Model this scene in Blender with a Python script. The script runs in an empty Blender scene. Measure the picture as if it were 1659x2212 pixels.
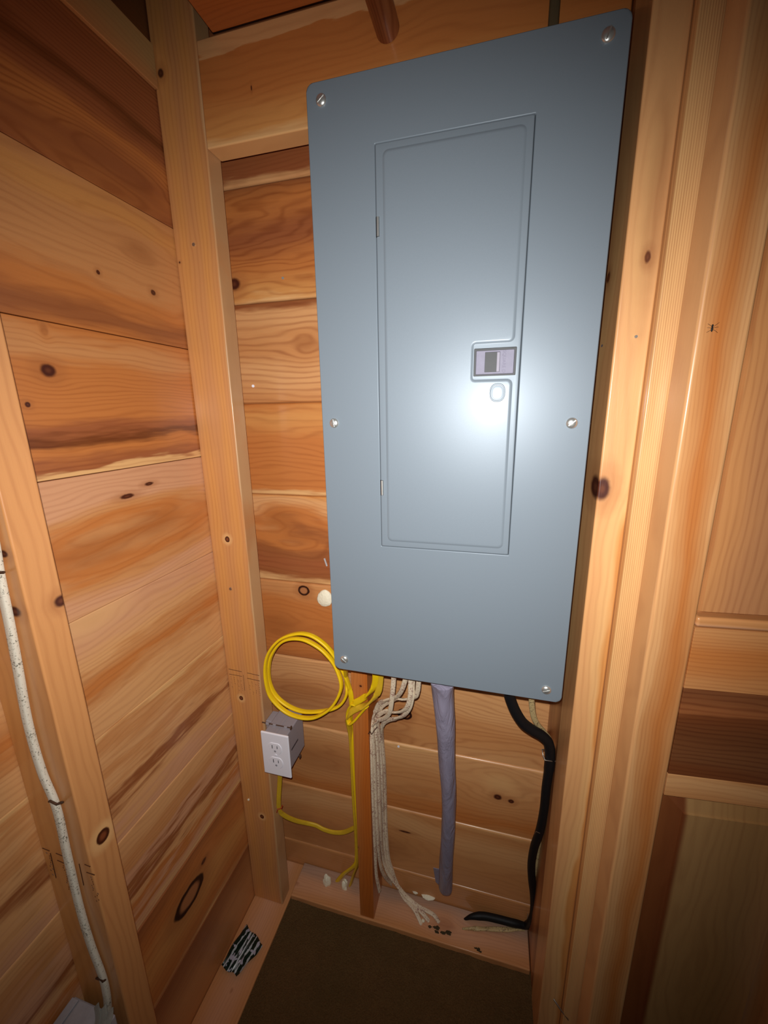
import bpy, bmesh, math, random
from mathutils import Vector, Matrix, Euler
from mathutils import noise as mn
random.seed(7)
D = bpy.data
C = bpy.context.scene.collection

# ------------------------------------------------------------------ camera
cam = D.cameras.new('camera'); cam_o = D.objects.new('camera', cam); C.objects.link(cam_o)
cam.sensor_fit = 'HORIZONTAL'; cam.sensor_width = 36.0; cam.lens = 876.605 * 36.0 / 1659.0
cam.clip_start = 0.01; cam.clip_end = 50
cam_o.location = (0.268429, -0.618264, 0.463875)
cam_o.rotation_mode = 'XYZ'; cam_o.rotation_euler = (1.329286, 0.0148785, 0.2612527)
bpy.context.scene.camera = cam_o

# ------------------------------------------------------------------ world, light, exposure
W = D.worlds.new('world'); bpy.context.scene.world = W; W.use_nodes = True
W.node_tree.nodes['Background'].inputs[0].default_value = (1.0, 0.86, 0.72, 1)
W.node_tree.nodes['Background'].inputs[1].default_value = 0.03
L = D.lights.new('phone_flash', 'SPOT'); L_o = D.objects.new('phone_flash', L); C.objects.link(L_o)
L.energy = 36; L.color = (1.0, 0.985, 0.96); L.shadow_soft_size = 0.0035
L.spot_size = math.radians(127); L.spot_blend = 1.0
L_o.location = (0.2610, -0.617, 0.4860)
L_o.rotation_euler = (Vector((0.08, 0.0, 0.30)) - Vector(L_o.location)).to_track_quat('-Z', 'Y').to_euler()
vs = bpy.context.scene.view_settings
vs.view_transform = 'Standard'; vs.look = 'None'; vs.gamma = 1.0; vs.use_curve_mapping = False
vs.exposure = 0.0

# ------------------------------------------------------------------ helpers
def lin(r, g, b):
    f = lambda c: (c/255/12.92) if c/255 <= 0.04045 else ((c/255+0.055)/1.055)**2.4
    return (f(r), f(g), f(b), 1.0)

class NG:
    def __init__(s, mat):
        mat.use_nodes = True; s.t = mat.node_tree; s.t.nodes.clear()
    def n(s, typ, **kw):
        nd = s.t.nodes.new(typ)
        for k, v in kw.items(): setattr(nd, k, v)
        return nd
    def put(s, inp, v):
        if hasattr(v, 'is_output') or isinstance(v, bpy.types.NodeSocket): s.t.links.new(v, inp)
        else: inp.default_value = v
    def m(s, op, a, b=0.0, c=0.0, clamp=False):
        nd = s.n('ShaderNodeMath', operation=op); nd.use_clamp = clamp
        s.put(nd.inputs[0], a); s.put(nd.inputs[1], b); s.put(nd.inputs[2], c); return nd.outputs[0]
    def dot(s, a, v):
        nd = s.n('ShaderNodeVectorMath', operation='DOT_PRODUCT'); s.put(nd.inputs[0], a); nd.inputs[1].default_value = v; return nd.outputs['Value']
    def xyz(s, a, b, c):
        nd = s.n('ShaderNodeCombineXYZ'); s.put(nd.inputs[0], a); s.put(nd.inputs[1], b); s.put(nd.inputs[2], c); return nd.outputs[0]
    def noise(s, vec, scale, detail=3.0, rough=0.5, dist=0.0):
        nd = s.n('ShaderNodeTexNoise'); s.put(nd.inputs['Vector'], vec)
        nd.inputs['Scale'].default_value = scale; nd.inputs['Detail'].default_value = detail
        nd.inputs['Roughness'].default_value = rough; nd.inputs['Distortion'].default_value = dist
        return nd.outputs['Fac']
    def mix(s, f, a, b, typ='MIX'):
        nd = s.n('ShaderNodeMix', data_type='RGBA', blend_type=typ); s.put(nd.inputs[0], f)
        s.put(nd.inputs[6], a); s.put(nd.inputs[7], b); return nd.outputs[2]
    def smooth(s, x, a, b):   # 1 below a, 0 above b
        nd = s.n('ShaderNodeMapRange', interpolation_type='SMOOTHSTEP'); s.put(nd.inputs[0], x)
        nd.inputs[1].default_value = a; nd.inputs[2].default_value = b; nd.inputs[3].default_value = 1; nd.inputs[4].default_value = 0
        return nd.outputs[0]
    def ramp(s, f, stops):
        nd = s.n('ShaderNodeValToRGB'); cr = nd.color_ramp; cr.interpolation = 'EASE'
        while len(cr.elements) < len(stops): cr.elements.new(0.5)
        for e, (p, c) in zip(cr.elements, sorted(stops, key=lambda q: q[0])): e.position = p; e.color = c
        s.put(nd.inputs[0], f); return nd.outputs[0]
    def finish(s, col, rough=0.5, bump=None, bstr=0.2, bdist=0.001, metal=0.0, spec=0.5, coat=0.0):
        b = s.n('ShaderNodeBsdfPrincipled'); o = s.n('ShaderNodeOutputMaterial')
        s.put(b.inputs['Base Color'], col); s.put(b.inputs['Roughness'], rough); s.put(b.inputs['Metallic'], metal)
        b.inputs['Specular IOR Level'].default_value = spec; b.inputs['Coat Weight'].default_value = coat
        b.inputs['Coat Roughness'].default_value = 0.15
        if bump is not None:
            bp = s.n('ShaderNodeBump'); bp.inputs['Strength'].default_value = bstr; bp.inputs['Distance'].default_value = bdist
            s.put(bp.inputs['Height'], bump); s.t.links.new(bp.outputs[0], b.inputs['Normal'])
        s.t.links.new(b.outputs[0], o.inputs[0]); return b

def mat_plain(name, col, rough=0.5, metal=0.0, spec=0.5, nscale=120, namt=0.12, bump=0.15, bdist=0.0005, coat=0.0):
    m = D.materials.new(name); g = NG(m)
    p = g.n('ShaderNodeTexCoord').outputs['Object']
    f = g.noise(p, nscale, 4, 0.6)
    c = g.mix(f, tuple(x*(1-namt) for x in col[:3])+(1,), tuple(min(1, x*(1+namt)) for x in col[:3])+(1,))
    g.finish(c, rough, f, bump, bdist, metal, spec, coat)
    return m

# colours of pine, sRGB
PALE = lin(214, 158, 104); TAN = lin(200, 138, 84); ORG = lin(192, 118, 60); HONEY = lin(208, 144, 80)
RED = lin(156, 90, 52); BRN = lin(152, 90, 50); DRK = lin(116, 62, 30); PINK = lin(208, 152, 112); SAP = lin(222, 172, 114)

def wood(name, stops, U, V, v0, v1, knots=(), seed=0.0, warp=0.06, slope=0.0, line=0.16, freq=150.0, cath=1.6,
         rough=0.38, fibre=0.10, bstr=0.25, lowf=1.0, bend=(), jit=0.22):
    """stops: colours across the board (0 at v0, 1 at v1); knots: (point, radius, stretch, kind)"""
    U = Vector(U).normalized(); V = Vector(V).normalized(); N = U.cross(V)
    m = D.materials.new(name); g = NG(m)
    P = g.n('ShaderNodeNewGeometry').outputs['Position']
    u = g.dot(P, U); v = g.dot(P, V); w = g.dot(P, N)
    vw = v
    kn = []
    for (pt, R, e, kind) in knots:
        pt = Vector(pt); uk, vk = pt.dot(U), pt.dot(V)
        du = g.m('MULTIPLY', g.m('SUBTRACT', u, uk), 1.0/e); dv = g.m('SUBTRACT', v, vk)
        d2 = g.m('ADD', g.m('MULTIPLY', du, du), g.m('MULTIPLY', dv, dv))
        k = g.m('DIVIDE', 1.6*R*R, g.m('ADD', d2, 0.9*R*R))
        vw = g.m('SUBTRACT', vw, g.m('MULTIPLY', dv, k))
        wob = g.noise(g.xyz(g.m('MULTIPLY', u, 1/R), g.m('MULTIPLY', v, 1/R), seed), 0.8, 2)
        kn.append((g.m('MULTIPLY', g.m('DIVIDE', g.m('SQRT', d2), R), g.m('ADD', 0.84, g.m('MULTIPLY', wob, 0.32))), kind))
    low = g.noise(g.xyz(g.m('MULTIPLY', u, 2.2*lowf), g.m('MULTIPLY', v, 9.0*lowf), g.m('ADD', g.m('MULTIPLY', w, 3.0), seed)), 1.0, 3, 0.55)
    low2 = g.noise(g.xyz(g.m('MULTIPLY', u, 7.0*lowf), g.m('MULTIPLY', v, 46.0), g.m('ADD', g.m('MULTIPLY', w, 9.0), seed+5)), 1.0, 3, 0.6)
    # colour bands across the width
    vn = g.m('MULTIPLY', g.m('SUBTRACT', vw, v0), 1.0/(v1-v0))
    vn = g.m('ADD', vn, g.m('MULTIPLY', g.m('SUBTRACT', low, 0.5), warp/(abs(v1-v0))))
    vn = g.m('ADD', vn, g.m('MULTIPLY', g.m('SUBTRACT', low2, 0.5), jit))
    if slope: vn = g.m('ADD', vn, g.m('MULTIPLY', u, slope/(v1-v0)))
    for (pt, amt, wd) in bend:
        dd = g.m('DIVIDE', g.m('SUBTRACT', u, Vector(pt).dot(U)), wd)
        vn = g.m('ADD', vn, g.m('MULTIPLY', g.m('EXPONENT', g.m('MULTIPLY', g.m('MULTIPLY', dd, dd), -1.0)), amt))
    col = g.ramp(vn, stops)
    # growth rings seen as lines
    ph = g.m('ADD', g.m('MULTIPLY', vw, freq), g.m('MULTIPLY', low, cath*6.0))
    s1 = g.m('SINE', g.m('MULTIPLY', ph, 6.2832))
    ring = g.m('POWER', g.m('ADD', g.m('MULTIPLY', s1, 0.5), 0.5), 2.6)
    # irregular streaks
    st = g.noise(g.xyz(g.m('MULTIPLY', u, 5.0), g.m('MULTIPLY', vw, 190.0), g.m('ADD', g.m('MULTIPLY', w, 40.0), seed)), 1.0, 4, 0.65)
    fb = g.noise(g.xyz(g.m('MULTIPLY', u, 40.0), g.m('MULTIPLY', v, 1400.0), g.m('MULTIPLY', w, 1400.0)), 1.0, 2)
    amp = g.m('MULTIPLY', low2, 2.0*line)
    k = g.m('SUBTRACT', 1.0, g.m('MULTIPLY', ring, amp))
    k = g.m('MULTIPLY', k, g.m('ADD', 1.0-0.5*line*1.6, g.m('MULTIPLY', st, line*1.6)))
    k = g.m('MULTIPLY', k, g.m('ADD', 1.0-fibre*0.5, g.m('MULTIPLY', fb, fibre)))
    dark = g.mix(1.0, col, lin(226, 168, 120), 'MULTIPLY')
    col = g.mix(k, g.mix(1.0, dark, lin(170, 120, 90), 'MULTIPLY'), col)
    bumpv = g.m('ADD', g.m('MULTIPLY', st, 0.6), g.m('ADD', g.m('MULTIPLY', fb, 0.35), g.m('MULTIPLY', low2, 1.2)))
    for q, kind in kn:
        if kind == 'halo':      # pale halo, dark oval
            col = g.mix(g.m('MULTIPLY', g.smooth(q, 1.2, 2.8), 0.75), col, SAP)
            col = g.mix(g.smooth(q, 0.9, 1.15), col, lin(66, 28, 12))
            col = g.mix(g.smooth(q, 0.25, 0.75), col, lin(122, 62, 34))
        elif kind == 'ring':    # encased knot: dark ring round a brown heart
            col = g.mix(g.m('MULTIPLY', g.smooth(q, 1.1, 2.4), 0.45), col, BRN)
            col = g.mix(g.smooth(q, 0.95, 1.12), col, lin(40, 12, 8))
            col = g.mix(g.smooth(q, 0.5, 0.8), col, lin(172, 112, 70))
        elif kind == 'dark':
            col = g.mix(g.m('MULTIPLY', g.smooth(q, 1.0, 3.0), 0.35), col, BRN)
            col = g.mix(g.smooth(q, 0.6, 1.15), col, lin(72, 32, 20))
            col = g.mix(g.smooth(q, 0.1, 0.5), col, lin(96, 50, 30))
        elif kind == 'stain':
            col = g.mix(g.m('MULTIPLY', g.smooth(q, 0.2, 1.3), g.m('ADD', 0.12, g.m('MULTIPLY', st, 0.55))), col, lin(142, 80, 40))
        elif kind == 'pale':
            col = g.mix(g.m('MULTIPLY', g.smooth(q, 0.2, 1.3), 0.6), col, SAP)
        elif kind == 'nail':
            col = g.mix(g.smooth(q, 0.9, 1.1), col, lin(120, 112, 120))
        bumpv = g.m('ADD', bumpv, g.m('MULTIPLY', g.smooth(q, 0.8, 1.2), -0.5))
    g.finish(col, rough, bumpv, bstr, 0.0009, coat=0.2)
    return m

def wood_h(name, stops, z0, z1, axis, knots=(), **k):   # boards running horizontally
    return wood(name, stops, axis, (0, 0, 1), z0, z1, knots, **k)
def wood_v(name, stops, across, v0, v1, knots=(), **k): # boards standing upright
    return wood(name, stops, (0, 0, 1), across, v0, v1, knots, **k)

def link(name, bm, mats, parent=None, smooth=True, loc=None):
    me = D.meshes.new(name); bm.normal_update(); bm.to_mesh(me); bm.free()
    for mm in (mats if isinstance(mats, (list, tuple)) else [mats]): me.materials.append(mm)
    o = D.objects.new(name, me); C.objects.link(o)
    if smooth:
        for p in me.polygons: p.use_smooth = True
        try: me.set_sharp_from_angle(angle=math.radians(60))
        except Exception: pass
        wn = o.modifiers.new('weighted', 'WEIGHTED_NORMAL'); wn.weight = 100; wn.keep_sharp = True
    if parent is not None:
        o.parent = parent; o.matrix_parent_inverse = Matrix.Translation(-Vector(parent.location))
    return o
def tag(o, label, cat, group=None, kind=None):
    o['label'] = label; o['category'] = cat
    if group: o['group'] = group
    if kind: o['kind'] = kind
    return o
def thing(name, label, cat, loc=(0, 0, 0), group=None):
    o = D.objects.new(name, None); C.objects.link(o); o.location = loc; o.empty_display_size = 0.02
    return tag(o, label, cat, group)
def struct(o, label, cat): return tag(o, label, cat, None, 'structure')

def box(bm, x0, x1, y0, y1, z0, z1, bev=0.0015, seg=2, mi=0, rot=None):
    r = bmesh.ops.create_cube(bm, size=1.0); vs_ = r['verts']
    for v in vs_:
        v.co = Vector((x0+(v.co.x+.5)*(x1-x0), y0+(v.co.y+.5)*(y1-y0), z0+(v.co.z+.5)*(z1-z0)))
    es = list({e for v in vs_ for e in v.link_edges}); fs = set(f for v in vs_ for f in v.link_faces)
    if bev > 0:
        rr = bmesh.ops.bevel(bm, geom=es, offset=bev, segments=seg, affect='EDGES', profile=0.5)
        fs = set(rr['faces']) | {f for f in fs if f.is_valid}
        vset = {v for f in fs for v in f.verts}; fs = {f for v in vset for f in v.link_faces}
    for f in fs: f.material_index = mi
    out = {v for f in fs for v in f.verts}
    if rot:
        cen, mtx = rot
        for v in out: v.co = Vector(cen) + mtx @ (v.co - Vector(cen))
    return out
def obox(name, mat, *a, parent=None, **k):
    bm = bmesh.new(); box(bm, *a, **k); return link(name, bm, mat, parent)

def spline(pts, n=8):
    pts = [Vector(p) for p in pts]; out = []
    P = [pts[0]*2-pts[1]] + pts + [pts[-1]*2-pts[-2]]
    for i in range(1, len(P)-2):
        a, b, c, d = P[i-1:i+3]
        for k in range(n):
            t = k/n
            out.append(0.5*((2*b)+(c-a)*t+(2*a-5*b+4*c-d)*t*t+(3*b-a-3*c+d)*t**3))
    out.append(pts[-1]); return out
def tube(bm, pts, r, r2=None, side=None, n=14, k=8, cap=True, mi=0, radf=None, prof=None):
    """r: half width along `side`; r2: half thickness; side: preferred direction of the wide axis"""
    P = spline(pts, k) if k > 1 else [Vector(p) for p in pts]
    r2 = r2 or r; rings = []
    prev = None
    for i, p in enumerate(P):
        t = (P[min(i+1, len(P)-1)]-P[max(i-1, 0)]).normalized()
        s = side(i/(len(P)-1)) if callable(side) else side
        if s is None: s = prev if prev is not None else (Vector((0, 0, 1)) if abs(t.z) < .9 else Vector((1, 0, 0)))
        s = Vector(s); s = (s - t*s.dot(t))
        if s.length < 1e-4: s = prev or t.orthogonal()
        s.normalize(); prev = s.copy(); q = t.cross(s)
        f = radf(i/(len(P)-1)) if radf else 1.0
        ring = []
        for j in range(n):
            a = 2*math.pi*j/n; ca, sa = math.cos(a), math.sin(a)
            if r2 < r*0.9:   # stadium-like flat cable
                ca = math.copysign(abs(ca)**0.75, ca); sa = math.copysign(abs(sa)**0.6, sa)
            pf = prof(a, i/(len(P)-1)) if prof else 1.0
            ring.append(bm.verts.new(p + s*ca*r*f*pf + q*sa*r2*f*pf))
        rings.append(ring)
    for a, b in zip(rings, rings[1:]):
        for j in range(n):
            f = bm.faces.new((a[j], a[(j+1) % n], b[(j+1) % n], b[j])); f.material_index = mi
    if cap:
        bm.faces.new(rings[0][::-1]).material_index = mi; bm.faces.new(rings[-1]).material_index = mi
def lump(bm, c, rx, ry, rz, amp=0.25, sub=3, seed=1, mi=0):
    rnd = random.Random(seed); r = bmesh.ops.create_icosphere(bm, subdivisions=sub, radius=1.0)
    ph = [(Vector((rnd.gauss(0, 1), rnd.gauss(0, 1), rnd.gauss(0, 1))).normalized(), rnd.uniform(2, 6), rnd.uniform(0, 6)) for _ in range(9)]
    for v in r['verts']:
        d = v.co.normalized(); a = sum(math.sin(d.dot(q)*w+o) for q, w, o in ph)/9
        s = 1+amp*a*1.8+amp*.5*mn.noise(d*4.5+Vector((seed, 0, 0)))+amp*.35*mn.noise(d*11+Vector((0, seed, 0)))
        v.co = Vector(c)+Vector((d.x*rx*s, d.y*ry*s, d.z*rz*s))
    for f in bm.faces: f.material_index = f.material_index or mi
def wire(name, pts, r, mat, parent=None, k=6, n=8):
    bm = bmesh.new(); tube(bm, pts, r, n=n, k=k); return link(name, bm, mat, parent)

# ------------------------------------------------------------------ plain materials
def mat_panel():
    m = D.materials.new('grey_enamel'); g = NG(m); p = g.n('ShaderNodeTexCoord').outputs['Object']
    f = g.noise(p, 900, 3, 0.6); sm = g.noise(p, 16, 4, 0.6)
    smear = g.smooth(g.m('ADD', sm, g.m('MULTIPLY', g.noise(p, 70, 2), 0.1)), 0.70, 0.66)
    c = g.mix(f, lin(113, 123, 132), lin(119, 129, 138)); 
    b = g.finish(c, 0.42, f, 0.06, 0.0002, 0.12, 0.19, 0.05); b.inputs['Coat Roughness'].default_value = 0.17
    return m
M_panel = mat_panel()
M_zinc = mat_plain('zinc_plate', (0.72, 0.73, 0.70, 1), 0.30, 0.85, 0.5, 200, 0.05, 0.05)
M_slot = mat_plain('slot_dark', (0.10, 0.10, 0.10, 1), 0.4, 0.6)
M_black = mat_plain('black_jacket', (0.006, 0.006, 0.007, 1), 0.55, 0, 0.3, 300, 0.3, 0.2)
M_yel = mat_plain('yellow_jacket', lin(238, 198, 20), 0.38, 0, 0.5, 60, 0.10, 0.1)
M_yel2 = mat_plain('dusty_yellow_jacket', lin(216, 176, 40), 0.45, 0, 0.5, 90, 0.16, 0.2)
M_wht = mat_plain('white_plastic', lin(232, 230, 238), 0.32, 0, 0.5, 300, 0.01, 0.02)
M_gbox = mat_plain('grey_plastic', lin(150, 144, 150), 0.45, 0, 0.5, 200, 0.05, 0.1)
M_gdark = mat_plain('dark_grey', lin(62, 60, 66), 0.5)
M_foam = mat_plain('cream_foam', lin(250, 240, 214), 0.8, 0, 0.3, 160, 0.12, 0.8, 0.002)
M_steel = mat_plain('wire_steel', (0.42, 0.38, 0.33, 1), 0.35, 0.9)
M_rust = mat_plain('rusty_steel', (0.10, 0.05, 0.03, 1), 0.6, 0.3)
M_redst = mat_plain('red_insulation', lin(170, 60, 24), 0.5)
M_dirt = mat_plain('dirt', lin(74, 62, 42), 0.95, 0, 0.2, 220, 0.5, 1.0, 0.003)

def mat_speckle(name, base, spot, scale, thr, rough=0.55):
    m = D.materials.new(name); g = NG(m); p = g.n('ShaderNodeTexCoord').outputs['Object']
    f = g.noise(p, scale, 5, 0.7); f2 = g.noise(p, scale*0.12, 2)
    k = g.smooth(g.m('ADD', f, g.m('MULTIPLY', g.m('SUBTRACT', f2, 0.5), 0.25)), thr-0.05, thr+0.05)
    g.finish(g.mix(k, base, spot), rough, f, 0.4, 0.0006); return m
M_romex = mat_speckle('grubby_white_jacket', lin(226, 208, 180), lin(168, 130, 116), 260, 0.44)
M_romex2 = mat_speckle('old_beige_jacket', lin(196, 172, 122), lin(112, 92, 66), 420, 0.42)
M_romex3 = mat_speckle('mildewed_white_jacket', lin(214, 204, 186), lin(96, 92, 78), 420, 0.40)

def mat_sleeve():
    m = D.materials.new('grey_tape'); g = NG(m); p = g.n('ShaderNodeTexCoord').outputs['Object']
    mp = g.n('ShaderNodeMapping'); g.put(mp.inputs[0], p); mp.inputs['Scale'].default_value = (38, 38, 9); mp.inputs['Rotation'].default_value = (0.2, 0.3, 0)
    f = g.noise(mp.outputs[0], 1.0, 4, 0.55, 0.6)
    g.finish(g.mix(f, lin(122, 116, 134), lin(158, 152, 172)), 0.36, f, 0.9, 0.008, 0, 0.5); return m
M_sleeve = mat_sleeve()

def mat_carpet():
    m = D.materials.new('brown_carpet'); g = NG(m); p = g.n('ShaderNodeNewGeometry').outputs['Position']
    f = g.noise(p, 26, 5, 0.75); f2 = g.noise(p, 300, 3, 0.8); f3 = g.noise(p, 5, 2)
    c = g.mix(f2, lin(74, 50, 32), lin(172, 130, 84)); c = g.mix(g.m('MULTIPLY', f3, 0.7), c, lin(84, 78, 46))
    c = g.mix(g.m('MULTIPLY', f, 0.4), c, lin(60, 38, 24))
    g.finish(c, 0.95, g.m('ADD', f2, f), 1.0, 0.006, 0, 0.1); return m
M_carpet = mat_carpet()

# ------------------------------------------------------------------ wall of planks, left
PI = math.pi
XW, YB, ZF = -0.32, 0.21, -0.846
seamL = [-0.871, -0.663, -0.455, -0.246, -0.036, 0.170, 0.379, 0.589, 0.797, 1.006, 1.215]
YA = (0, 1, 0)
leftm = [
 wood_h('pine_left_lowest', [(0, TAN), (.5, TAN), (1, BRN)], -.871, -.663, YA, seed=1),
 wood_h('pine_left_knotty', [(0, SAP), (.05, TAN), (.12, ORG), (.45, HONEY), (.7, ORG), (1, BRN)], -.663, -.455, YA,
        [((-0.32, -0.1002, -0.5465), .026, 1.6, 'ring'), ((-0.32, -0.0499, -0.5142), .006, 1.5, 'dark')], seed=2.3, slope=0.0, line=.13, freq=70),
 wood_h('pine_left_pale_diagonal', [(0, SAP), (.2, PINK), (.32, ORG), (.42, PALE), (.56, BRN), (.68, PINK), (.82, TAN), (1, PALE)], -.455, -.246, YA,
        [((-0.32, -0.1236, -0.1923), .0125, 1.3, 'ring'), ((-0.32, -0.2142, -0.1508), .013, 1.2, 'dark'), ((-0.32, -0.1404, -0.1167), .05, 1.6, 'stain')], seed=3.7, line=.12, freq=90, jit=.6),
 wood_h('pine_left_pinkish', [(0, PINK), (.2, PALE), (.36, BRN), (.48, PALE), (.6, TAN), (.72, PALE), (.88, TAN), (1, SAP)], -.246, -.036, YA,
        [((-0.32, -0.0361, -0.2731), .03, 2.0, 'stain')], seed=4.1, line=.12, freq=90, jit=.6),
 wood_h('pine_left_honey', [(0, PALE), (.3, PALE), (.4, TAN), (.5, ORG), (.66, TAN), (.74, PALE), (1, PINK)], -.036, .170, YA,
        [((-0.32, -0.1902, 0.1678), .04, 2.2, 'pale')], seed=5.9, line=.14, freq=90, jit=.4),
 wood_h('pine_left_pitch_pocket', [(0, PALE), (.22, PINK), (.36, TAN), (.45, ORG), (.56, TAN), (.68, PINK), (1, PINK)], .170, .379, YA,
        [((-0.32, -0.087, 0.3335), .0045, 3.4, 'dark'), ((-0.32, -0.0391, 0.3465), .0035, 3.0, 'dark'), ((-0.32, -0.0393, 0.2741), .030, 2.4, 'stain'), ((-0.32, -0.1634, 0.2633), .03, 3.0, 'stain')], seed=6.5, line=.14, freq=100),
 wood_h('pine_left_dark_streaked', [(0, SAP), (.05, SAP), (.085, RED), (.20, ORG), (.27, DRK), (.33, RED), (.42, ORG), (.72, ORG), (.85, TAN), (1, ORG)], .379, .589, YA,
        [((-0.32, -0.1755, 0.5255), .0095, 1.25, 'dark'), ((-0.32, -0.1702, 0.5805), .012, .55, 'stain'), ((-0.32, -0.2105, 0.4802), .004, 1, 'dark')], seed=7.2, line=.2, freq=130, warp=.03),
 wood_h('pine_left_burl', [(0, ORG), (.15, BRN), (.3, ORG), (.45, TAN), (.7, TAN), (.85, HONEY), (1, TAN)], .589, .797, YA,
        [((-0.32, 0.0325, 0.6727), .005, 1.2, 'dark'), ((-0.32, -0.072, 0.6747), .0035, 1, 'dark'), ((-0.32, 0.0129, 0.729), .02, 2.0, 'stain')], seed=8.8, line=.14, freq=80, bstr=.5),
 wood_h('cedar_left_red', [(0, RED), (.2, ORG), (.32, RED), (.45, DRK), (.55, RED), (.75, RED), (.9, BRN), (1, RED)], .797, 1.006, YA,
        [((-0.32, -0.0252, 0.8204), .05, 3.0, 'stain')], seed=9.4, line=.3, freq=150),
 wood_h('pine_left_top', [(0, DRK), (.5, lin(100, 60, 32)), (1, DRK)], 1.006, 1.215, YA, seed=10.1),  # dark tone painted in for the shade above the ledger
]
bm = bmesh.new()
chL = [.002, .0035, .004, .0008, .002, .0008, .0015, .0010, .0010, .0008]
for i in range(len(seamL)-1):
    z0, z1 = seamL[i], seamL[i+1]
    if i < 7:      # boards below eye level show the pale chamfer along their top edge
        pass
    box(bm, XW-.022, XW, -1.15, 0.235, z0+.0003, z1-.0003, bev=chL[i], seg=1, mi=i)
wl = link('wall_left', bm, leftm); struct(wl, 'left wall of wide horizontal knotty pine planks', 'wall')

# ------------------------------------------------------------------ wall of planks, back
seamB = [-0.971, -0.763, -0.553, -0.347, -0.145, 0.064, 0.280, 0.487, 0.690, 0.901, 1.115, 1.32]
XA = (1, 0, 0)
backm = [
 wood_h('pine_back_lowest', [(0, BRN), (.5, TAN), (1, TAN)], -.971, -.763, XA, seed=21),
 wood_h('pine_back_floor_row', [(0, TAN), (.3, TAN), (.6, PALE), (.85, TAN), (1, SAP)], -.763, -.553, XA,
        [((0.0429, 0.21, -0.6917), .045, 1.6, 'stain'), ((-0.1632, 0.21, -0.7088), .06, 2.2, 'stain'), ((0.0884, 0.21, -0.6238), .003, 6, 'dark')], seed=22.3, line=.10, freq=70),
 wood_h('pine_back_two_knots', [(0, TAN), (.25, ORG), (.5, TAN), (.8, PALE), (1, SAP)], -.553, -.347, XA,
        [((0.3174, 0.21, -0.4439), .0085, 1.2, 'dark'), ((0.3486, 0.21, -0.4476), .0065, 1.2, 'dark'), ((0.3204, 0.21, -0.399), .03, 1.6, 'pale'), ((-0.1346, 0.21, -0.4438), .05, 2.5, 'stain')], seed=23.1, line=.14, freq=90),
 wood_h('pine_back_half_knot', [(0, PALE), (.3, TAN), (.6, PALE), (1, PALE)], -.347, -.145, XA,
        [((0.0881, 0.21, -0.2557), .015, 1.15, 'ring'), ((0.0476, 0.21, -0.3145), .05, 1.3, 'stain'), ((-0.203, 0.21, -0.2539), .05, 3, 'stain')], seed=24.6, line=.22, freq=90),
 wood_h('pine_back_ring_knot', [(0, BRN), (.3, ORG), (.6, ORG), (.85, TAN), (1, PALE)], -.145, .064, XA,
        [((-0.1614, 0.21, 0.0456), .0125, 1.2, 'ring'), ((-0.2402, 0.21, -0.0568), .04, 2, 'stain')], seed=25.2, line=.12, freq=70, warp=.03),
 wood_h('pine_back_dark_cloud', [(0, TAN), (.12, SAP), (.22, BRN), (.36, RED), (.5, BRN), (.62, ORG), (.8, PALE), (.92, HONEY), (1, SAP)], .064, .280, XA,
        [((-0.2068, 0.21, 0.2188), .032, 1.8, 'stain'), ((-0.1592, 0.21, 0.1821), .03, 2.0, 'stain')], seed=26.4, line=.18, freq=80, warp=.05),
 wood_h('pine_back_orange', [(0, SAP), (.06, ORG), (.3, ORG), (.6, ORG), (.85, HONEY), (1, ORG)], .280, .487, XA, [], seed=27.7, line=.2, freq=70),
 wood_h('pine_back_wavy', [(0, TAN), (.3, PALE), (.6, TAN), (.85, PALE), (.95, BRN), (1, RED)], .487, .690, XA,
        [((-0.1192, 0.21, 0.6042), .02, 1.5, 'stain')], seed=28.5, line=.30, freq=75, cath=.8),
 wood_h('pine_back_cathedral', [(0, SAP), (.08, HONEY), (.3, ORG), (.6, RED), (.8, ORG), (1, BRN)], .690, .901, XA,
        [((-0.274, 0.21, 0.7287), .013, 1.2, 'dark')], seed=29.9, line=.30, freq=60, cath=2.0),
 wood_h('pine_back_red_brown', [(0, PALE), (.08, RED), (.5, BRN), (1, RED)], .901, 1.115, XA, seed=30.4, line=.14),  # red-brown plank with a pale lower edge
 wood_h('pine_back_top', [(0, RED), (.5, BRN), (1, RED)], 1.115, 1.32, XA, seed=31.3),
]
bm = bmesh.new()
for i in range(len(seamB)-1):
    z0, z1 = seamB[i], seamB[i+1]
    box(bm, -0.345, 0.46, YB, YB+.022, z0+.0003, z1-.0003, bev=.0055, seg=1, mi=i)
    box(bm, -0.345, 0.46, YB+.012, YB+.024, z0-.01, z0+.01, bev=0, mi=i)
wb = link('wall_back', bm, backm); struct(wb, 'back wall of grooved horizontal pine planks behind the panel', 'wall')

# ------------------------------------------------------------------ floor and ceiling
bm = bmesh.new(); NX, NY = 90, 120
gx0, gx1, gy0, gy1 = -0.35, 0.95, -1.15, 0.24
gv = [[None]*(NY+1) for _ in range(NX+1)]
from mathutils import noise as mn
for i in range(NX+1):
    for j in range(NY+1):
        x = gx0+(gx1-gx0)*i/NX; y = gy0+(gy1-gy0)*j/NY
        gv[i][j] = bm.verts.new((x, y, ZF-0.004+0.004*mn.noise(Vector((x*18, y*18, 0)))+0.003*mn.noise(Vector((x*90, y*90, 3)))))
for i in range(NX):
    for j in range(NY): bm.faces.new((gv[i][j], gv[i+1][j], gv[i+1][j+1], gv[i][j+1]))
fl = link('floor', bm, M_carpet); struct(fl, 'dark brown carpet on the closet floor', 'floor')

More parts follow.
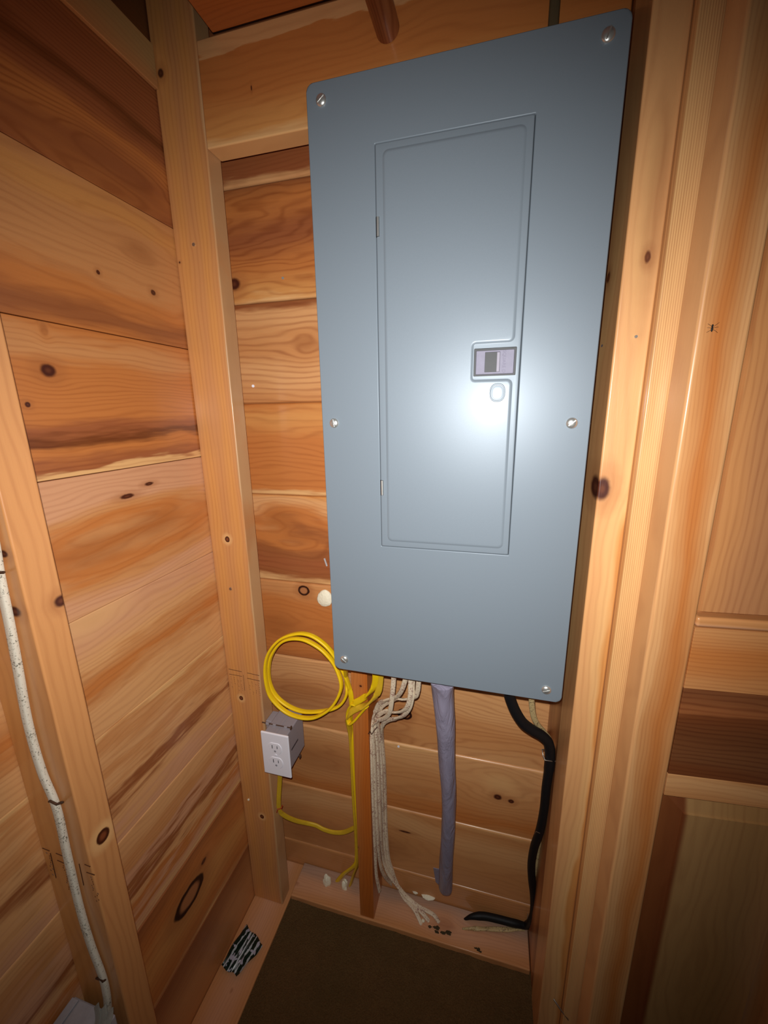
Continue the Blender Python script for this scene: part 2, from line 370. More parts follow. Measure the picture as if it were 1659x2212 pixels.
M_ceil = wood('ceiling_board_painted_shade', [(0, lin(96,56,28)), (.5, lin(70,40,20)), (1, lin(96,56,28))], (0, 1, 0), (1, 0, 0), -.4, .8, seed=44)  # board colour darkened to stand in for the unlit space above the shelf
ce = obox('ceiling', M_ceil, -0.345, 0.95, -1.15, 0.24, 1.42, 1.44, bev=.001); struct(ce, 'board ceiling above the shelf with shade painted into its colour', 'ceiling')

# ------------------------------------------------------------------ studs and plates
m_corner = wood_v('stud_wood_corner', [(0, TAN), (.25, HONEY), (.5, TAN), (.75, HONEY), (.93, TAN), (1, lin(196, 152, 106))], (1, 0, 0), -.32, -.231,
   [((-0.3052, 0.1, 1.0247), .0065, 1.1, 'dark'), ((-0.2771, 0.1, 0.2027), .0058, 1.1, 'halo'), ((-0.2881, 0.1, -0.1966), .0052, 1.1, 'halo'),
    ((-0.2663, 0.1, -0.5489), .0055, 1.1, 'halo'), ((-0.2831, 0.1, 0.0868), .003, 1.2, 'nail'), ((-0.2786, 0.1, 0.7658), .003, 1, 'nail'), ((-0.313, 0.1, 0.7397), .002, 1, 'dark')], seed=51, line=.14, freq=130, cath=.7, warp=.02)
o = obox('wall_stud', m_corner, -0.3195, -0.231, 0.1, 0.14, -0.8445, 1.16, bev=.0028, seg=3)
tag(o, 'upright pine stud in the far left corner with a faded ink stamp', 'stud', 'upright wall studs')
corner_stud = o
m_left = wood_v('stud_wood_left', [(0, HONEY), (.3, TAN), (.6, HONEY), (1, TAN)], (0.7, 1, 0), -.53, -.40,
   [((-0.23, -0.2834, 0.2473), .0075, 1.1, 'dark'), ((-0.23, -0.2964, -0.1014), .0078, 1.3, 'halo'), ((-0.245, -0.32, 0.3189), .004, 1.2, 'dark'), ((-0.2506, -0.32, 0.2487), .006, 1.2, 'dark')], seed=52, line=.13, freq=120, cath=1.0)
o = obox('wall_stud', m_left, -0.3195, -0.23, -0.3195, -0.2795, -0.8445, 1.25, bev=.0028, seg=3)
tag(o, 'upright stud on the left wall carrying a speckled white cable', 'stud', 'upright wall studs')
left_stud = o
m_mid = wood_v('stud_wood_middle', [(0, ORG), (.5, lin(190, 104, 40)), (1, ORG)], (1, 0.4, 0), .03, .10,
   [((0.0066, 0.125, -0.1285), .003, 1, 'dark'), ((-0.0174, 0.125, -0.6009), .004, 1, 'dark')], seed=53, line=.14, freq=150)
o = obox('wall_stud', m_mid, -0.0160, 0.0222, 0.125, 0.2095, -0.8345, 0.93, bev=.002, seg=2)
tag(o, 'orange brown stud behind and below the grey panel with yellow cable across it', 'stud', 'upright wall studs')
m_rr = wood_v('stud_wood_right_rear', [(0, BRN), (.3, TAN), (.6, BRN), (1, TAN)], (0.3, 1, 0), .2, .34, [], seed=54, line=.28, freq=130)
o = obox('wall_stud', m_rr, 0.4130, 0.4520, 0.0860, 0.2095, -0.8445, 1.25, bev=.002, seg=2)
tag(o, 'brown stud in the far right corner with the black cable stapled to it', 'stud', 'upright wall studs')
m_rf = wood_v('stud_wood_right_front', [(0, PALE), (.35, SAP), (.5, HONEY), (.8, ORG), (1, HONEY)], (1, 0.35, 0), .405, .46,
   [((0.4175, 0, 0.355), .0105, 1.75, 'dark'), ((0.4379, 0, 0.6423), .0035, 2.2, 'dark'), ((0.4361, 0, 0.5522), .0018, 1, 'nail'), ((0.4387, 0, 0.6984), .014, 9, 'stain')], seed=55, line=.12, freq=110, cath=1.0)
o = obox('wall_stud', m_rf, 0.4120, 0.4522, 0.0, 0.0852, -0.8445, 1.25, bev=.0028, seg=3)
tag(o, 'pale stud edge right of the panel with a dark burl knot on its corner', 'stud', 'upright wall studs')

m_plB = wood_h('plate_wood_back', [(0, TAN), (.5, PINK), (1, TAN)], .12, .21, (1, 0, 0), seed=56)
m_plB = wood('plate_wood_back', [(0, TAN), (.4, PINK), (.8, lin(176, 140, 116)), (1, lin(150, 118, 96))], (1, 0, 0), (0, 1, 0), .12, .212,
   [((-0.2147, 0.1514, -0.82), .006, 1.5, 'stain'), ((0.2416, 0.2746, -0.82), .006, 1.5, 'stain'), ((0.203, 0.1589, -0.82), .02, 1.5, 'stain')], seed=56, rough=.7, line=.12)
o = obox('sill_plate', m_plB, -0.2185, 0.4118, 0.1215, 0.2090, -0.8700, -0.8350, bev=.003, seg=2)
tag(o, 'flat dusty plate board along the foot of the back wall', 'board')
m_plL = wood('plate_wood_left', [(0, TAN), (.5, PINK), (1, TAN)], (0, 1, 0), (1, 0, 0), -.32, -.22, [((-0.2641, -0.0837, -0.845), .004, 1.5, 'stain')], seed=57, rough=.7, line=.10)
o = obox('sill_plate', m_plL, -0.3195, -0.2195, -1.15, 0.2090, -0.8800, -0.8450, bev=.003, seg=2)
tag(o, 'flat plate board along the foot of the left wall with a wrapper on it', 'board')

# ------------------------------------------------------------------ header, shelf, ledger, rod
m_head = wood_h('header_wood', [(0, SAP), (.1, HONEY), (.5, ORG), (.85, ORG), (.865, PALE), (1, PALE)], .905, 1.055, (1, 0, 0), [((-0.1371, 0.1, 0.9742), .004, .3, 'dark')], seed=58, line=.12, freq=60, warp=.01)
o = obox('header_board', m_head, -0.2308, 0.4118, 0.1, 0.1395, 0.9050, 1.0548, bev=.0028, seg=3)
tag(o, 'wide pine header board running behind the top of the panel', 'board')
m_shelf = wood('shelf_wood', [(0, ORG), (.3, RED), (.6, ORG), (1, lin(180, 100, 44))], (1, .1, 0), (0, 1, 0), -.5, .1, seed=59, line=.14)
o = obox('shelf', m_shelf, -0.1975, 0.4118, -0.34, 0.0985, 1.0555, 1.0745, bev=.0015)
tag(o, 'orange stained shelf board seen from below at the top', 'shelf')
m_led = wood_h('ledger_wood', [(0, TAN), (.5, lin(190, 150, 96)), (1, TAN)], 1.0, 1.1, (0, 1, 0), seed=60, line=.1)
o = obox('ledger_board', m_led, -0.3195, -0.3125, -1.15, 0.0990, 1.0030, 1.0640, bev=.001)
tag(o, 'pale ledger strip along the top of the left wall planks', 'board')
m_rod = wood('rod_wood', [(0, RED), (.5, lin(128, 66, 36)), (1, RED)], (0, 1, 0), (1, 0, 0), .07, .11, seed=61, line=.4, freq=190)
bm = bmesh.new(); tube(bm, [(0.0905, -0.9, 1.003), (0.0905, 0.0985, 1.003)], .0175, n=32, k=1)
o = link('closet_rod', bm, m_rod); tag(o, 'dark stained round wooden closet rod butting against the header', 'rod')
bm = bmesh.new(); tube(bm, [(0.3175, 0.088, 1.055), (0.3172, 0.089, 0.97), (0.3165, 0.086, 0.875)], .0068, .0045, side=(1, 0, 0), n=12)
o = link('cable', bm, mat_plain('dark_olive_jacket', lin(84, 70, 46), .6)); tag(o, 'dark grey cable coming down into the top of the panel', 'cable', 'cables of the panel')

# ------------------------------------------------------------------ right side: jamb board and bifold door
m_jamb = wood_v('jamb_wood', [(0, SAP), (.5, PALE), (1, SAP)], (1, .3, 0), .44, .50, [], seed=62, line=.34, freq=420, cath=.12, warp=.004)
o = obox('trim_1', m_jamb, 0.4525, 0.4775, -0.0165, 0.2090, ZF+.003, 1.25, bev=.0018); struct(o, 'narrow straight grained jamb board beside the folding door', 'trim')
o = obox('wall_right', wood_v('pine_right_hidden', [(0, TAN), (1, TAN)], (0, 1, 0), 0, .3, seed=70), 0.4785, 0.95, 0.10, 0.2320, ZF+.003, 1.25, bev=.001)
struct(o, 'plain pine wall behind the folding door', 'wall')

PH = math.radians(5); DU = Vector((math.cos(PH), math.sin(PH), 0)); DN = Vector((-math.sin(PH), math.cos(PH), 0)); D0 = Vector((0.4782, -0.0625, 0))
def dbox(bm, u0, u1, n0, n1, z0, z1, bev=.001, seg=1, mi=0):
    vs_ = box(bm, u0, u1, n0, n1, z0, z1, bev, seg, mi)
    for v in vs_: v.co = D0 + DU*v.co.x + DN*v.co.y + Vector((0, 0, v.co.z))
def dmat_v(name, stops, u0, u1, knots=(), **k):
    b = D0.dot(DU); return wood(name, stops, (0, 0, 1), DU, b+u0, b+u1, knots, **k)
def dmat_h(name, stops, z0, z1, knots=(), **k): return wood(name, stops, DU, (0, 0, 1), z0, z1, knots, **k)
door = D.objects.new('door_1', None); C.objects.link(door); door.location = D0 + Vector((0.15, 0.03, ZF+.01)); struct(door, 'folding pine panel door leaf at the right edge', 'door')
bm = bmesh.new(); dbox(bm, 0, .053, 0, .044, ZF+.012, 1.2, bev=.004, seg=4)
link('stile', bm, dmat_v('door_stile_wood', [(0, PALE), (.12, PALE), (.3, TAN), (.6, ORG), (.85, TAN), (1, PALE)], 0, .053, seed=63, line=.15, freq=240, cath=1.4, fibre=.2), door)
bm = bmesh.new(); dbox(bm, .262, .315, 0, .044, ZF+.012, 1.2, bev=.004, seg=4)
link('stile', bm, dmat_v('door_stile_wood_far', [(0, TAN), (1, HONEY)], .26, .315, seed=64, line=.26, freq=300), door)
bm = bmesh.new(); dbox(bm, .0532, .2618, .0005, .0435, .0965, .187, bev=.0006)
link('rail', bm, dmat_h('door_rail_wood_light', [(0, TAN), (.5, ORG), (1, TAN)], .096, .187, seed=65, line=.18, freq=190, cath=1.2, fibre=.2), door)
bm = bmesh.new(); dbox(bm, .0532, .2618, .0005, .0435, -.0443, .0960, bev=.0006)
o = link('rail', bm, dmat_h('door_rail_wood_dark', [(0, DRK), (.2, lin(120, 72, 40)), (.5, lin(110, 62, 32)), (.72, DRK), (.8, BRN), (1, lin(126, 74, 42))], -.044, .096, seed=66, line=.32, freq=120, cath=1.6, fibre=.3), door)
o['label'] = 'darker streaked rail board'
bm = bmesh.new(); dbox(bm, .0532, .2618, .0005, .0435, -.0825, -.0448, bev=.0006)
link('rail', bm, dmat_h('door_rail_wood_low', [(0, TAN), (.6, PALE), (1, TAN)], -.083, -.045, seed=67, line=.12), door)
bm = bmesh.new(); dbox(bm, .0532, .2618, .0005, .0435, ZF+.012, -.70, bev=.0006)
link('rail', bm, dmat_h('door_rail_wood_foot', [(0, BRN), (1, TAN)], -.85, -.70, seed=68), door)
def raised(name, u0, u1, z0, z1, bw, mat):
    bm = bmesh.new(); R = [(u0, u1, z0, z1, .016), (u0+.003, u1-.003, z0+.003, z1-.003, .0155), (u0+bw-.004, u1-bw+.004, z0+bw-.004, z1-bw+.004, .0075), (u0+bw-.003, u1-bw+.003, z0+bw-.003, z1-bw+.003, .0045), (u0+bw, u1-bw, z0+bw, z1-bw, .0045)]
    L_ = []
    for (a, b, c, d, n) in R:
        L_.append([bm.verts.new(D0+DU*u+DN*n+Vector((0, 0, z))) for u, z in ((a, c), (b, c), (b, d), (a, d))])
    for p, q in zip(L_, L_[1:]):
        for j in range(4): bm.faces.new((p[j], p[(j+1) % 4], q[(j+1) % 4], q[j]))
    bm.faces.new(L_[-1])
    bk = [bm.verts.new(D0+DU*u+DN*.03+Vector((0, 0, z))) for u, z in ((u0, z0), (u1, z0), (u1, z1), (u0, z1))]
    for j in range(4): bm.faces.new((L_[0][(j+1) % 4], L_[0][j], bk[j], bk[(j+1) % 4]))
    bm.faces.new(bk[::-1]); bmesh.ops.recalc_face_normals(bm, faces=bm.faces)
    return link(name, bm, mat, door, smooth=False)
raised('door_panel', .0533, .2617, .2025, 1.1, .009, dmat_v('door_panel_wood_upper', [(0, TAN), (.3, lin(186, 128, 84)), (.6, TAN), (1, TAN)], .053, .262, seed=69, line=.2, freq=120, cath=1.0))
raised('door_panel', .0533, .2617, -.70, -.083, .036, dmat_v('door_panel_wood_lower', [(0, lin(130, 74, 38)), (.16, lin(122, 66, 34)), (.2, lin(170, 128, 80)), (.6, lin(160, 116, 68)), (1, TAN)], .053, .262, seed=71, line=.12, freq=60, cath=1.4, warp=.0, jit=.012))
def bead(name, z0, z1):
    bm = bmesh.new(); dbox(bm, .0532, .2618, -.0005, .03, z0, z1, bev=.004, seg=3); return link(name, bm, dmat_h('door_bead_wood', [(0, BRN), (.5, PINK), (1, TAN)], z0, z1, seed=72, line=.1), door)
bead('bead', .188, .2022)
bead('bead', 1.1005, 1.115)
bm = bmesh.new(); dbox(bm, .0532, .2618, .0005, .0435, 1.116, 1.2, bev=.0006)
link('rail', bm, dmat_h('door_rail_wood_top', [(0, TAN), (1, TAN)], 1.1, 1.2, seed=73), door)

# ------------------------------------------------------------------ electrical panel
panel = thing('breaker_panel', 'large grey steel breaker panel with a hinged inner door', 'electrical panel', (0.197, 0.05, 0.0))
def rrect(x0, x1, z0, z1, r, n=6):
    pts = []
    for (cx, cz, a0) in ((x1-r, z1-r, 0), (x0+r, z1-r, 90), (x0+r, z0+r, 180), (x1-r, z0+r, 270)):
        for k in range(n+1):
            a = math.radians(a0+90*k/n); pts.append((cx+r*math.cos(a), cz+r*math.sin(a)))
    return pts
PW, PHt = 0.394, 0.8936
def loop_verts(bm, pts, y): return [bm.verts.new((x, y, z)) for x, z in pts]
def bridge(bm, a, b):
    n = len(a)
    for j in range(n): bm.faces.new((a[j], a[(j+1) % n], b[(j+1) % n], b[j]))
def fill(bm, loops):
    es = []
    for lp in loops:
        for j in range(len(lp)):
            e = bm.edges.get((lp[j], lp[(j+1) % len(lp)])) or bm.edges.new((lp[j], lp[(j+1) % len(lp)])); es.append(e)
    bmesh.ops.triangle_fill(bm, edges=es, use_beauty=True)
# cover sheet with a rolled edge and the opening for the door
bm = bmesh.new()
dx0, dx1, dz0, dz1 = .0955, .2978, .2475, .8108
outer = [loop_verts(bm, rrect(-0.0, PW, 0, PHt, .011), .0135)]
for ins, y in ((0, .0022), (.0006, .0008), (.0018, 0.0)):
    lp = loop_verts(bm, rrect(ins, PW-ins, ins, PHt-ins, .011-ins), y); bridge(bm, outer[-1], lp); outer.append(lp)
inn = [loop_verts(bm, rrect(dx0-.0016, dx1+.0016, dz0-.0016, dz1+.0016, .0022), 0.0)]
fill(bm, [outer[-1], inn[0]])
for ins, y in ((-.0006, .0004), (.0, .0016), (.0004, .006)):
    lp = loop_verts(bm, rrect(dx0+ins, dx1-ins, dz0+ins, dz1-ins, .0016), y); bridge(bm, inn[-1], lp); inn.append(lp)
bmesh.ops.recalc_face_normals(bm, faces=bm.faces)
link('cover', bm, M_panel, panel)
# door with pressed channel
def offs(pts, d):
    n = len(pts); out = []
    for i in range(n):
        a, b, c = Vector(pts[i-1]), Vector(pts[i]), Vector(pts[(i+1) % n])
        t = ((b-a).normalized()+(c-b).normalized()).normalized(); out.append((b.x+t.y*d, b.y-t.x*d))
    return out
def rounded(poly, r, n=6):
    pts = []; m = len(poly)
    for i in range(m):
        a, b, c = Vector(poly[i-1]), Vector(poly[i]), Vector(poly[(i+1) % m])
        p = b+(a-b).normalized()*r; q = b+(c-b).normalized()*r
        for k in range(n+1):
            t = k/n; pts.append(tuple((p*(1-t)**2+b*2*t*(1-t)+q*t*t)))
    return pts
path = rounded([(.1088, .2600), (.2865, .2600), (.2865, .5040), (.2318, .5040), (.2318, .5560), (.2865, .5560), (.2865, .7992), (.1088, .7992)], .0065)
bm = bmesh.new()
lo = [loop_verts(bm, rrect(dx0+.0006, dx1-.0006, dz0+.0006, dz1-.0006, .0014), .004)]
for ins, y in ((.0006, .0002), (.0012, -.0008), (.0022, -.0012)):
    lp = loop_verts(bm, rrect(dx0+ins, dx1-ins, dz0+ins, dz1-ins, .0014), y); bridge(bm, lo[-1], lp); lo.append(lp)
YD = -.0012
ch = [loop_verts(bm, offs(path, .0028), YD)]
# openings for latch plate
lw = (.2352, .2922, .5108, .5478)
hole = [loop_verts(bm, rrect(lw[0], lw[1], lw[2], lw[3], .001, 2), YD)]
fill(bm, [lo[-1], ch[0], hole[0]])
for d, y in ((.0020, YD-.0001), (.0008, YD-.0009), (-.0008, YD-.0013), (-.0020, YD-.0014)):
    lp = loop_verts(bm, offs(path, d), y); bridge(bm, ch[-1], lp); ch.append(lp)
fill(bm, [ch[-1]])
h2 = loop_verts(bm, rrect(lw[0], lw[1], lw[2], lw[3], .001, 2), .004); bridge(bm, hole[0], h2)
bmesh.ops.recalc_face_normals(bm, faces=bm.faces)
door_p = link('panel_door', bm, M_panel, panel)
def sub(o, parent): o.parent = parent; return o
def link2(name, bm, mat, par, **k):
    o = link(name, bm, mat, None, **k); o.parent = par; o.matrix_parent_inverse = par.matrix_basis.inverted(); return o
bm = bmesh.new()
box(bm, lw[0]+.0001, lw[1]-.0001, .0002, .0030, lw[2]+.0001, lw[3]-.0001, bev=.0003)
link2('latch_frame', bm, mat_plain('latch_frame_grey', lin(48, 50, 53), .6), door_p)
bm = bmesh.new()
f0 = loop_verts(bm, rrect(lw[0]+.0028, lw[1]-.0028, lw[2]+.0022, lw[3]-.0030, .0006, 2), .0004)
f1 = loop_verts(bm, rrect(lw[0]+.0034, lw[1]-.0034, lw[2]+.0028, lw[3]-.0036, .0006, 2), -.0016)
bridge(bm, f0, f1)
g0 = loop_verts(bm, rrect(.2503, .2706, .5158, .5425, .0005, 2), -.0016)
fill(bm, [f1, g0]); g1 = loop_verts(bm, rrect(.2507, .2702, .5162, .5421, .0005, 2), .0010); bridge(bm, g0, g1)
bmesh.ops.recalc_face_normals(bm, faces=bm.faces)
latch = link2('latch_plate', bm, mat_plain('lilac_plastic', lin(126, 124, 140), .6, 0, .2), door_p)
bm = bmesh.new(); box(bm, .2505, .2662, .0006, .0014, .5160, .5423, bev=.0002); link2('latch_recess', bm, mat_plain('recess_grey', lin(62, 65, 70), .6), door_p)
bm = bmesh.new(); box(bm, .2664, .2702, -.0006, .0012, .5163, .5420, bev=.0004); link2('latch_slider', bm, mat_plain('slider_grey', lin(142, 138, 150), .6, 0, .2), door_p)
tx = D.curves.new('maker_text', 'FONT'); tx.body = 'SQUARE D'; tx.size = .0062; tx.extrude = .00012; tx.align_x = 'CENTER'
to = D.objects.new('maker_text_tmp', tx); C.objects.link(to)
bpy.context.view_layer.update()
me = D.meshes.new_from_object(to.evaluated_get(bpy.context.evaluated_depsgraph_get())); D.objects.remove(to)
me.transform(Matrix.Translation((.2742, -.00165, .5292)) @ Matrix.Rotation(math.radians(90), 4, 'Y') @ Matrix.Rotation(math.radians(90), 4, 'X'))
me.materials.clear(); me.materials.append(mat_plain('text_lilac', lin(96, 92, 112), .6))
lt = D.objects.new('lettering', me); C.objects.link(lt); lt.parent = door_p; lt.matrix_parent_inverse = door_p.matrix_basis.inverted()
# knockout for a lock below the latch
def octo(cx, cz, w, h, n=24):
    return [(cx+w*math.copysign(abs(math.cos(a))**.8, math.cos(a)), cz+h*math.copysign(abs(math.sin(a))**.8, math.sin(a))) for a in [2*PI*k/n for k in range(n)]]
bm = bmesh.new(); kc = (.2693, .4880)
k0 = [loop_verts(bm, octo(kc[0], kc[1], .0108, .0128), (YD-.0014)+.0001)]
for s, y in ((.98, (YD-.0014)-.0004), (.90, (YD-.0014)-.0006), (.82, (YD-.0014)-.0003), (.80, (YD-.0014)-.0001), (.74, (YD-.0014)-.0002), (.5, (YD-.0014)-.0005)):
    lp = loop_verts(bm, octo(kc[0], kc[1], .0108*s, .0128*s), y); bridge(bm, k0[-1], lp); k0.append(lp)
bm.faces.new(k0[-1]); bmesh.ops.recalc_face_normals(bm, faces=bm.faces)
link2('lock_knockout', bm, M_panel, door_p)
for z in (.7130, .3462):
    bm = bmesh.new(); box(bm, .0954, .1014, -.0014, .003, z-.0130, z+.0130, bev=.0012, seg=2)
    hg = link2('hinge', bm, M_black, door_p)
    bm = bmesh.new(); tube(bm, [(.0986, -.0014, z-.0118), (.0986, -.0014, z+.0118)], .0017, n=10, k=1)
    o = link('hinge_pin', bm, M_zinc, panel); o['label'] = 'bright metal hinge pin'
def screw(x, z, ang, seed):
    bm = bmesh.new(); n = 28; prev = None
    R = .0076
    for s, y in ((1.0, -.0001), (1.0, -.0010), (.96, -.0018), (.85, -.0027), (.68, -.0035), (.48, -.0041), (.26, -.0044), (.12, -.0045)):
        lp = [bm.verts.new((x+R*s*math.cos(2*PI*k/n), y, z+R*s*math.sin(2*PI*k/n))) for k in range(n)]
        if prev: bridge(bm, prev, lp)
        prev = lp
    bm.faces.new(prev); bmesh.ops.recalc_face_normals(bm, faces=bm.faces)
    a = link('screw', bm, M_zinc, panel)
    bm = bmesh.new(); box(bm, x-.0058, x+.0058, -.0048, -.0020, z-.0009, z+.0009, bev=.0002, rot=((x, 0, z), Matrix.Rotation(math.radians(-ang), 3, 'Y')))
    s_ = link2('screw_slot', bm, M_slot if seed % 2 else M_zinc, a); return a
for i, (x, z, a) in enumerate(((.0223, .8711, 35), (.3703, .8713, 70), (.0209, .4479, 98), (.3701, .4453, 40), (.0208, .0227, -38), (.3693, .0218, 22))):
    screw(x, z, a, 2)
bm = bmesh.new(); box(bm, .0150, .3790, .0140, .0985, .0150, .8780, bev=.0015)
link('enclosure_box', bm, M_panel, panel)

# ------------------------------------------------------------------ cables
def cable(label, pts, r, r2, mat, side=None, group='cables of the panel', n=14, k=8, radf=None, name='cable', prof=None):
    bm = bmesh.new(); tube(bm, pts, r, r2, side, n, k, radf=radf, prof=prof); o = link(name, bm, mat); return tag(o, label, 'cable', group)
YC = .118
coil = [(-0.0022, 0.06, -0.021), (-0.0242, 0.118, -0.1147), (-0.0232, 0.118, -0.1443), (-0.0334, 0.116, -0.17), (-0.0529, 0.115, -0.189), (-0.0858, 0.113, -0.2027), (-0.129, 0.112, -0.2119), (-0.1655, 0.112, -0.2065), (-0.1954, 0.112, -0.1882),
  (-0.2114, 0.112, -0.1621), (-0.2154, 0.112, -0.1266), (-0.2068, 0.112, -0.0849), (-0.1846, 0.112, -0.0481), (-0.1574, 0.112, -0.0278), (-0.1208, 0.112, -0.0226), (-0.0871, 0.112, -0.0349), (-0.0639, 0.112, -0.0531), (-0.0455, 0.112, -0.079), (-0.0317, 0.106, -0.1132),
  (-0.0365, 0.104, -0.1421), (-0.0525, 0.102, -0.1724), (-0.0717, 0.1, -0.1929), (-0.1002, 0.1, -0.2124), (-0.1319, 0.1, -0.219), (-0.1657, 0.1, -0.2133), (-0.194, 0.1, -0.1937), (-0.2119, 0.1, -0.1645), (-0.2152, 0.1, -0.111), (-0.2025, 0.1, -0.0634), (-0.1712, 0.1, -0.0238),
  (-0.1302, 0.1, -0.0033), (-0.096, 0.1, -0.0019), (-0.0656, 0.1, -0.0176), (-0.0423, 0.1, -0.0432), (-0.0233, 0.104, -0.086), (-0.0141, 0.11, -0.1259), (-0.0138, 0.118, -0.1727), (-0.0308, 0.15, -0.2527), (-0.03, 0.152, -0.3071), (-0.0326, 0.158, -0.3888), (-0.0348, 0.164, -0.498), (-0.0345, 0.168, -0.5997), (-0.0358, 0.17, -0.698), (-0.0457, 0.172, -0.737), (-0.0857, 0.182, -0.7991), (-0.1169, 0.19, -0.8606)]
cable('yellow cable wound in loose loops beside the panel then running down the stud', coil, .0058, .0032, M_yel, side=lambda t: (0.12, 1, 0) if t < .78 else (1, .3, 0), k=6)
strapA = [(0.065, 0.085, -0.0535), (0.061, 0.092, -0.0866), (0.0559, 0.096, -0.1119), (0.0423, 0.102, -0.1386), (0.0208, 0.108, -0.1627), (-0.003, 0.113, -0.1811), (-0.0197, 0.118, -0.1996), (-0.0288, 0.128, -0.2247), (-0.0308, 0.14, -0.2545), (-0.0311, 0.15, -0.2922), (-0.0331, 0.158, -0.3681), (-0.0348, 0.164, -0.498), (-0.0337, 0.168, -0.615), (-0.0344, 0.172, -0.7166), (-0.0523, 0.182, -0.7869), (-0.0716, 0.19, -0.8613)]
def strap_side(t):
    if t < .16: return (1, .15, 0)
    if t < .46: return (.25, .1, 1) if t > .3 else (.7, .1, .7)
    return (.4, 1, 0)
cable('outer yellow cable sweeping from the panel round the middle stud', strapA, .0072, .0030, M_yel2, side=strap_side, k=6)
strapB = [(0.0557, 0.08, -0.0462), (0.0527, 0.088, -0.0797), (0.0454, 0.094, -0.1044), (0.0317, 0.1, -0.1263), (0.0105, 0.108, -0.1505), (-0.0058, 0.113, -0.1659), (-0.0184, 0.119, -0.1841), (-0.0255, 0.124, -0.2069), (-0.0231, 0.124, -0.2315), (-0.0097, 0.119, -0.2194), (0.0084, 0.117, -0.193), (0.0237, 0.112, -0.1689)]
cable('inner yellow cable folded back across the front of the middle stud', strapB, .0070, .0030, M_yel, side=strap_side, k=6)
ylow = [(-0.1983, 0.1, -0.3726), (-0.213, 0.112, -0.438), (-0.2248, 0.118, -0.5064), (-0.2295, 0.125, -0.5475), (-0.2228, 0.14, -0.5817), (-0.2072, 0.165, -0.6226), (-0.188, 0.185, -0.649), (-0.1636, 0.192, -0.6582), (-0.1389, 0.192, -0.6653), (-0.1075, 0.19, -0.6628), (-0.0741, 0.186, -0.6455), (-0.0345, 0.172, -0.5984)]
cable('yellow cable leaving the outlet box and sagging to the middle stud', ylow, .0058, .0030, M_yel2, side=lambda t: (.8, .5, 0) if t < .3 else (.1, .25, 1), k=7)

ws = (1, .2, 0)
def down(i):
    c0 = [(804, .029, 0), (811, .029, 0), (818, 0, .160), (825, 0, .165), (831, 0, .165)][i]
    return c0
grp = 'grubby white cables fanning from the panel bottom'
c1 = [(0.1021, 0.05, -0.0283), (0.0996, 0.056, -0.0485), (0.0954, 0.064, -0.0816), (0.0896, 0.074, -0.1199), (0.0828, 0.084, -0.1496), (0.0686, 0.098, -0.1768), (0.0486, 0.112, -0.1999), (0.0338, 0.124, -0.2256), (0.0281, 0.13, -0.2547), (0.0285, 0.1254, -0.2952), (0.0285, 0.125, -0.4007), (0.0285, 0.1282, -0.5164), (0.0285, 0.1326, -0.6257), (0.029, 0.1348, -0.6905), (0.034, 0.1435, -0.7572)]
c2 = [(0.1269, 0.05, -0.0272), (0.1219, 0.056, -0.0477), (0.1144, 0.064, -0.0727), (0.1005, 0.078, -0.1021), (0.0755, 0.094, -0.1271), (0.0549, 0.108, -0.1501), (0.0431, 0.118, -0.1783), (0.0335, 0.126, -0.2112), (0.033, 0.1215, -0.246), (0.0345, 0.1242, -0.2926), (0.0345, 0.1316, -0.4061), (0.0345, 0.1356, -0.5235), (0.0345, 0.1449, -0.6402), (0.038, 0.1635, -0.7199), (0.046, 0.2029, -0.8063), (0.065, 0.2509, -0.9049)]
c3 = [(0.1359, 0.05, -0.0256), (0.1338, 0.056, -0.0466), (0.1317, 0.062, -0.0829), (0.1244, 0.07, -0.1143), (0.1126, 0.08, -0.1357), (0.0948, 0.092, -0.1525), (0.0708, 0.106, -0.1653), (0.0493, 0.118, -0.1903), (0.0387, 0.13, -0.2235), (0.0395, 0.129, -0.2513), (0.04, 0.1355, -0.3019), (0.0395, 0.1418, -0.4158), (0.039, 0.1485, -0.5378), (0.0352, 0.176, -0.6817), (0.0469, 0.182, -0.7427), (0.0733, 0.188, -0.7914), (0.1059, 0.186, -0.8266), (0.1435, 0.1667, -0.827), (0.1647, 0.1581, -0.838)]
c4 = [(0.1511, 0.05, -0.025), (0.1493, 0.056, -0.0459), (0.1461, 0.064, -0.0701), (0.1391, 0.072, -0.0913), (0.1172, 0.086, -0.1118), (0.0967, 0.098, -0.1239), (0.0731, 0.11, -0.1458), (0.0527, 0.122, -0.1748), (0.0409, 0.138, -0.2173), (0.04, 0.1531, -0.2791), (0.04, 0.1648, -0.3568), (0.04, 0.1682, -0.444), (0.0355, 0.19, -0.5893), (0.0384, 0.192, -0.7021), (0.0539, 0.194, -0.7653), (0.0822, 0.194, -0.8138), (0.126, 0.1804, -0.827), (0.1713, 0.1707, -0.827), (0.1909, 0.1618, -0.838)]
c5 = [(0.1389, 0.058, -0.0327), (0.1359, 0.064, -0.0562), (0.1339, 0.07, -0.0907), (0.1266, 0.078, -0.1246), (0.1117, 0.088, -0.1538), (0.0928, 0.1, -0.1746), (0.0715, 0.114, -0.1956), (0.0533, 0.132, -0.2295), (0.044, 0.1622, -0.2995), (0.044, 0.1748, -0.3794), (0.0411, 0.19, -0.4672), (0.0407, 0.194, -0.5925), (0.0451, 0.196, -0.7051), (0.0572, 0.197, -0.76), (0.066, 0.197, -0.7904), (0.0883, 0.1896, -0.827), (0.122, 0.1686, -0.827), (0.1472, 0.1455, -0.838)]
lbl = ['leftmost grubby white cable with black writing under the panel, dropping straight down', 'grubby white cable crossing behind the leftmost one under the panel', 'grubby white cable in the widest hanging loop under the panel',
       'rightmost grubby white cable of the fan under the panel', 'lower white cable of the doubled loop under the panel']
def prof_nm(a, t): return 1.0 - 0.10*abs(math.sin(a))**8
